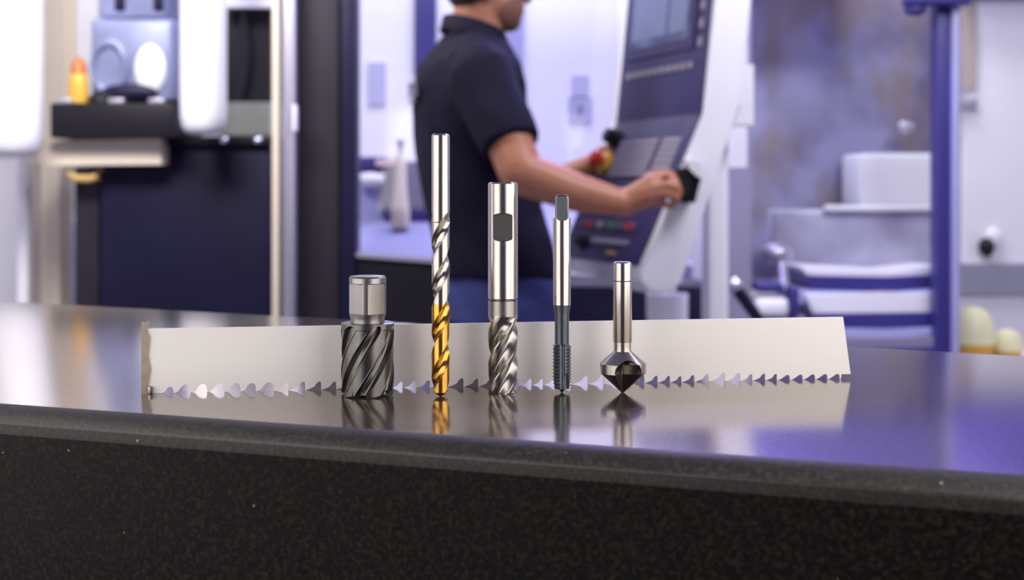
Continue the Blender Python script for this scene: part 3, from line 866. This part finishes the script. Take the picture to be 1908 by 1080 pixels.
# cream column and cross beam
pbox('column_rib', 57, -330, 76, 310, ZL+.42, .1, M['taupe'], t, zmin=0)
pbox('column_rib', 76, -330, 112, 310, ZL+.38, .14, M['cream'], t, zmin=0)
pbox('column_rib', 112, -330, 140, 275, ZL+.42, .1, M['cream'], t)
pbox('column_rib', 138, -330, 182, 260, ZL+.45, .1, M['white'], t)
bm = bmesh.new()
add_prism(bm, [P(x, y, ZL-.10) for x, y in ((48, 290), (92, 262), (300, 258), (300, 306), (95, 308), (48, 302))], (0, .6, 0))
finish('cross_beam', bm, M['cream'], t)
bm = bmesh.new(); add_ell(bm, P(100, 275, ZL-.10), (Vector((.012, 0, 0)), Vector((0, .006, 0)), Vector((0, 0, .012))), 1); finish('bolt', bm, M['taupe'], t, smooth=180)
# black carriage
pbox('carriage', 93, 192, 324, 257, ZL-.18, .4, M['blackp'], t, bevel=.006)
bm = bmesh.new(); add_ell(bm, P(192, 192, ZL-.12), (Vector((.05, 0, 0)), Vector((0, .06, 0)), Vector((0, 0, .045)))); finish('carriage_cap', bm, M['blackp'], t, smooth=180)
for px in (118, 215, 290):
    pbox('carriage_clamp', px-14, 183, px+14, 193, ZL-.17, .04, M['alu'], t, bevel=.004)
# spindle head
sp = pbox('spindle_head', 168, 34, 322, 189, ZL-.10, .25, M['blueblock'], t, bevel=.018)
pbox('head_top', 186, -120, 306, 33, ZL-.06, .22, M['blueblock'], t, bevel=.01)
for cx_, cy_, rx, ry, m_, nm in ((205, 125, 34, 50, M['blueblock'], 'face_ring'), (280, 130, 29, 47, M['white'], 'face_cover')):
    bm = bmesh.new(); cc = P(cx_, cy_, ZL-.10); ax, az = rx/F*ZL, ry/F*ZL
    if nm == 'face_cover': add_ell(bm, cc, (Vector((ax, 0, 0)), Vector((0, .025, 0)), Vector((0, 0, az))))
    else:
        n = 32; rows = []
        for rr, yy in ((1, .004), (1, -.018), (.86, -.022), (.74, -.016), (.72, -.006)):
            rows.append([bm.verts.new(cc+Vector((ax*rr*math.cos(2*PI*k/n), yy, az*rr*math.sin(2*PI*k/n)))) for k in range(n)])
        for a, b in zip(rows, rows[1:]):
            for k in range(n): bm.faces.new((a[k], a[(k+1) % n], b[(k+1) % n], b[k]))
        bm.faces.new(rows[-1])
    finish(nm, bm, m_, t, smooth=50)
for cx_, m_ in ((222, M['navy']), (294, M['navy'])):
    pbox('head_slot', cx_-9, -30, cx_+9, 18, ZL-.075, .02, m_, t, bevel=.004)
bm = bmesh.new(); add_ell(bm, P(240, 172, ZL-.115), (Vector((.10, 0, 0)), Vector((0, .02, 0)), Vector((0, 0, .03)))); finish('shadow_patch', bm, M['navy'], t, smooth=180)  # navy ellipsoid painted in as the dark shadow under the head
# ochre handle under the beam
bm = bmesh.new(); add_tube(bm, [P(x, y, ZL-.06) for x, y in ((128, 320), (140, 332), (168, 333), (182, 328), (188, 314))], .014, 12)
finish('lever_handle', bm, M['ochre'], t, label='ochre bent handle', smooth=60)
# yellow and orange can beside the spindle head
bm = bmesh.new(); c_ = P(147, 191.8, ZL-.12)
add_lathe(bm, c_, [(.032, 0), (.033, .06), (.030, .09), (.026, .10)], 20)
o = finish('spray_can', bm, M['yellow'], None, smooth=50); tag(o, 'small yellow can with an orange top on the black carriage', 'can')
bm = bmesh.new(); add_lathe(bm, c_, [(.027, .099), (.026, .125), (.015, .150), (.008, .156)], 20); finish('cap', bm, M['orange'], o, smooth=50)
# white hanging covers
for x0, x1, yb, Zc, lab in ((-60, 57, 290, 4.15, 'wide white rounded hanging cover at the left edge'), (325, 412, 248, 4.2, 'tall white rounded hanging cover right of the spindle head')):
    a_, b_ = P(x0, yb, Zc), P(x1, yb, Zc); r_ = (b_.x-a_.x)/2; zt = RZ-.001; h_ = zt-a_.z
    bm = bmesh.new(); k = r_
    add_lathe(bm, (a_.x+r_, Zc+r_, a_.z), [(k*.55, 0), (k*.78, .008), (k*.92, .025), (k*.99, .06), (k, .10), (k, h_*.45), (k*.97, h_*.46), (k*.97, h_)], 40)
    tag(finish('hanging_cover', bm, M['white'], None, smooth=40), lab, 'cover')
# far bright machine seen under the beam at the far left
t = thing('cabinet', 'blurred white cabinet with a blue drum below at far left', 'cabinet', (P(60, 0, 5.6).x, 5.8, 0))
pbox('cabinet_body', -60, 300, 150, 600, 5.75, .4, M['white'], t, floor=True)
pbox('pink_panel', 54, 335, 88, 372, 5.74, .02, M['pink'], t, label='pale pink panel')
pbox('slot', 112, 345, 132, 402, 5.73, .03, M['lavd'], t)
bm = bmesh.new(); c_ = P(95, 600, 5.45); c_.z = 0
add_lathe(bm, c_, [(.12, 0), (.12, P(0, 440, 5.45).z), (.10, P(0, 415, 5.45).z), (.05, P(0, 405, 5.45).z)], 28); finish('drum', bm, M['lav'], t, smooth=50, label='lavender blue drum')
o = thing('side_post', 'pale upright post at the far left under the cream beam', 'post', (P(41, 0, 4.6).x, 4.62, 0))
pbox('post', 31, 288, 51, 600, 4.6, .05, M['white'], o, floor=True, bevel=.006)
bm = bmesh.new(); add_box(bm, (P(27, 0, 4.6).x, 4.57, 0), (P(55, 0, 4.6).x, 4.68, .02)); finish('foot', bm, M['grey'], o)

# ------------------------------------------------------------------ machining centre at the right
ZR = 3.9
t = thing('machining_centre', 'large machine with a stained steel backplate and indigo corner post at the right', 'machine', (P(1570, 0, ZR).x, ZR+.3, 0))
m, N, L, b = new_mat('stained_steel_sheet')
tc = N.new('ShaderNodeTexCoord')
n1 = N.new('ShaderNodeTexNoise'); n1.inputs['Scale'].default_value = 3.2; n1.inputs['Detail'].default_value = 3; L.new(tc.outputs['Object'], n1.inputs['Vector'])
n2 = N.new('ShaderNodeTexNoise'); n2.inputs['Scale'].default_value = 4.6; n2.inputs['Detail'].default_value = 2; L.new(tc.outputs['Generated'], n2.inputs['Vector'])
r1 = N.new('ShaderNodeValToRGB'); e = r1.color_ramp.elements; e[0].position = .36; e[0].color = (.19, .17, .27, 1); e[1].position = .62; e[1].color = (.42, .42, .62, 1)
r2 = N.new('ShaderNodeValToRGB'); e = r2.color_ramp.elements; e[0].position = .46; e[0].color = (0, 0, 0, 1); e[1].position = .62; e[1].color = (.75, .75, .75, 1)
L.new(n1.outputs['Fac'], r1.inputs[0]); L.new(n2.outputs['Fac'], r2.inputs[0])
mx = N.new('ShaderNodeMix'); mx.data_type = 'RGBA'; L.new(r2.outputs[0], mx.inputs[0]); L.new(r1.outputs[0], mx.inputs[6]); mx.inputs[7].default_value = (.33, .26, .23, 1)
L.new(mx.outputs[2], b.inputs['Base Color']); b.inputs['Roughness'].default_value = .35; b.inputs['Metallic'].default_value = .3
pbox('back_plate', 1385, -400, 1790, 520, ZR+.75, .04, m, t)
pbox('side_jamb', 1358, -330, 1400, 600, ZR+.05, .3, M['lavd'], t, floor=True)
pbox('corner_post', 1746, -330, 1775, 660, ZR, .07, M['indigo'], t, floor=True, bevel=.006)
pbox('post_edge', 1776, -330, 1789, 660, ZR-.02, .10, M['lav'], t, floor=True, bevel=.004)
pbox('header', 1395, -420, 1750, -60, ZR, .25, M['blue'], t)  # out of view; coloured blue to tint the reflection in the table
pbox('top_bracket', 1690, -20, 1812, 8, ZR-.06, .06, M['indigo'], t, bevel=.008)
bm = bmesh.new(); add_ell(bm, P(1705, 18, ZR-.02), (Vector((.035, 0, 0)), Vector((0, .03, 0)), Vector((0, 0, .02)))); finish('bracket_lug', bm, M['indigo'], t, smooth=180)
# solid pale shapes standing in for bright reflections in the machine window
pbox('reflection_block', 1602, 285, 1748, 388, ZR+.45, .25, M['white'], t, bevel=.02)
reflection_m = mat('painted_reflection', (.62, .62, .78), .35, .2, scale=3.2, c2=(.24, .22, .32))  # pale colour imitates reflected light
pbox('reflection_sheet', 1440, 390, 1752, 496, ZR+.40, .10, reflection_m, t, bevel=.01)
pbox('reflection_band', 1540, 382, 1752, 393, ZR+.36, .05, M['white'], t, bevel=.008)
bm = bmesh.new(); add_ell(bm, P(1688, 236, ZR+.62), (Vector((.03, 0, 0)), Vector((0, .02, 0)), Vector((0, 0, .025)))); finish('boss', bm, M['alu'], t, smooth=180)
# telescopic way covers, stepping down; pale and blue stripes paint their reflections
bars = [(1490, 497, 1746, 513, M['white'], 8), (1500, 513, 1748, 540, M['indigo'], 3), (1475, 540, 1746, 566, M['lav'], 5), (1500, 548, 1746, 585, M['white'], -3),
        (1510, 585, 1748, 612, M['indigo'], 0), (1540, 612, 1746, 628, M['lav'], 2), (1540, 630, 1746, 650, M['lavd'], 0), (1540, 650, 1746, 700, M['indigo'], 0)]
for i, (x0, y0, x1, y1, m_, sag) in enumerate(bars):
    Zb = ZR+.16-.022*i
    bm = bmesh.new(); q = [P(x0, y0, Zb), P(1655, y0+sag, Zb), P(x1, y0-2, Zb), P(x1, y1-3, Zb), P(1655, y1+sag, Zb), P(x0+14, y1, Zb)]
    add_prism(bm, q, (0, .35, 0)); bmesh.ops.bevel(bm, geom=list(bm.edges), offset=.003, segments=1, affect='EDGES')
    finish('way_cover', bm, m_, t)
pbox('bed', 1400, 700, 1748, 800, ZR+.05, .6, M['lavd'], t, floor=True)
pbox('bed_front', 1400, 590, 1500, 700, ZR+.02, .4, M['lav'], t, floor=True)
# small fittings on the bed
t = thing('workpiece_clamp', 'shiny clamp with a round pale top at the left of the way covers', 'clamp', P(1440, 592, ZR-.02))
bm = bmesh.new(); add_ell(bm, P(1448, 472, ZR+.2), (Vector((.055, 0, 0)), Vector((0, .04, 0)), Vector((0, 0, .035)))); add_tube(bm, [P(1455, 480, ZR+.2), P(1460, 545, ZR+.12)], .02, 12)
finish('clamp_head', remesh(bm, .008, 3), M['alu'], t, smooth=180)
pbox('clamp_base', 1412, 555, 1472, 592, ZR-.02, .12, M['white'], t, bevel=.02)
pbox('clamp_jaw', 1412, 528, 1462, 545, ZR-.01, .18, M['indigo'], t, bevel=.006)
pbox('clamp_side', 1473, 535, 1490, 592, ZR-.01, .09, M['indigo'], t, bevel=.008)
t = thing('lever', 'dark slanting lever with a chrome ball next to the white post', 'lever', (P(1405, 0, 3.5).x, 3.5, 0))
bm = bmesh.new(); add_tube(bm, [P(1374, 540, 3.5), P(1412, 592, 3.5), Vector((P(1500, 0, 3.5).x, 3.5, .0))], .017, 12); finish('rod', bm, M['navy'], t, smooth=50)
bm = bmesh.new(); add_ell(bm, P(1371, 531, 3.5), (Vector((.018, 0, 0)), Vector((0, .018, 0)), Vector((0, 0, .022)))); finish('ball', bm, M['chrome'], t, smooth=180)
# white bin and navy cabinet below the control panel
bm = bmesh.new(); c_ = Vector((P(1243, 0, 3.25).x, 3.25, 0)); zt = P(0, 547, 3.25).z
add_lathe(bm, c_, [(.048, 0), (.050, zt*.5), (.053, zt-.01), (.053, zt), (.049, zt), (.047, zt-.06), (0, zt-.06)], 28)
tag(finish('waste_bin', bm, M['white'], None, smooth=40), 'white cylindrical bin standing under the control panel', 'bin')
t = thing('drawer_cabinet', 'low navy cabinet in the dark under the control panel', 'cabinet', (P(1150, 0, 3.55).x, 3.6, 0))
pbox('cabinet_body', 1040, 532, 1330, 600, 3.5, .3, M['navy'], t, floor=True, bevel=.006)

# ------------------------------------------------------------------ right background
t = thing('wall_cabinet', 'tall pale cupboard at the right edge with a black round knob', 'cupboard', (P(1850, 0, 5.9).x, 6.1, 0))
pbox('cupboard_body', 1800, -330, 2000, 492, 6.0, .4, M['white'], t, zmin=.70)
pbox('side_strip', 1770, -330, 1798, 492, 6.05, .3, M['wallw'], t, zmin=.70)
pbox('dark_panel', 1772, -330, 1820, 166, 5.98, .02, M['taupe'], t)
pbox('hinge', 1772, 184, 1822, 204, 5.97, .03, M['grey'], t, bevel=.004)
bm = bmesh.new(); add_ell(bm, P(1838, 460, 5.96), (Vector((.035, 0, 0)), Vector((0, .05, 0)), Vector((0, 0, .045)))); finish('knob', bm, M['blackp'], t, smooth=180)
bm = bmesh.new(); add_ell(bm, P(1852, 444, 5.985), (Vector((.04, 0, 0)), Vector((0, .02, 0)), Vector((0, 0, .05)))); finish('knob_plate', bm, M['white'], t, smooth=180)
pbox('blue_reflector', 1800, -330, 2050, -12, 5.85, .3, M['blue'], t)  # unseen blue board added to colour the table reflection
pbox('plinth_shelf', 1770, 492, 2000, 546, 5.9, .5, M['grey'], t)
pbox('plinth', 1770, 546, 2000, 700, 5.95, .4, M['white'], t, floor=True)
t = thing('low_bench', 'low white bench under the yellow containers', 'bench', (P(1850, 0, 4.4).x, 4.4, 0))
zb = P(0, 668, 4.4).z
bm = bmesh.new(); x0_, x1_ = P(1770, 0, 4.4).x, P(1960, 0, 4.4).x
add_box(bm, (x0_, 4.25, zb-.03), (x1_, 4.65, zb)); finish('bench_top', bm, M['white'], t)
for lx in (x0_+.02, x1_-.05):
    for ly in (4.27, 4.6):
        bm = bmesh.new(); add_box(bm, (lx, ly, 0), (lx+.03, ly+.03, zb-.03)); finish('leg', bm, M['grey'], t)
pale = mat('pale_yellow_plastic', (.86, .84, .50), .4)
for px, rr, hh, lab in ((1814, 37, 96, 'larger pale yellow domed container behind the right table edge'), (1878, 26, 55, 'smaller pale yellow domed container, rightmost')):
    c_ = P(px, 668, 4.4); c_.z = zb; r_ = rr/F*4.4; h_ = hh/F*4.4
    o = thing('container', lab, 'container', c_)
    bm = bmesh.new(); add_lathe(bm, c_, [(r_*.8, 0), (r_*.95, .01), (r_, h_*.28), (r_, h_*.30)], 28); finish('tub', bm, M['yellow'], o, smooth=50, label='yellow lower half')
    bm = bmesh.new(); add_lathe(bm, c_, [(r_*1.02, h_*.30), (r_*1.02, h_*.5), (r_*.9, h_*.75), (r_*.62, h_*.93), (r_*.3, h_*.99), (0, h_)], 28); finish('dome_lid', bm, pale, o, smooth=60, label='pale domed lid')
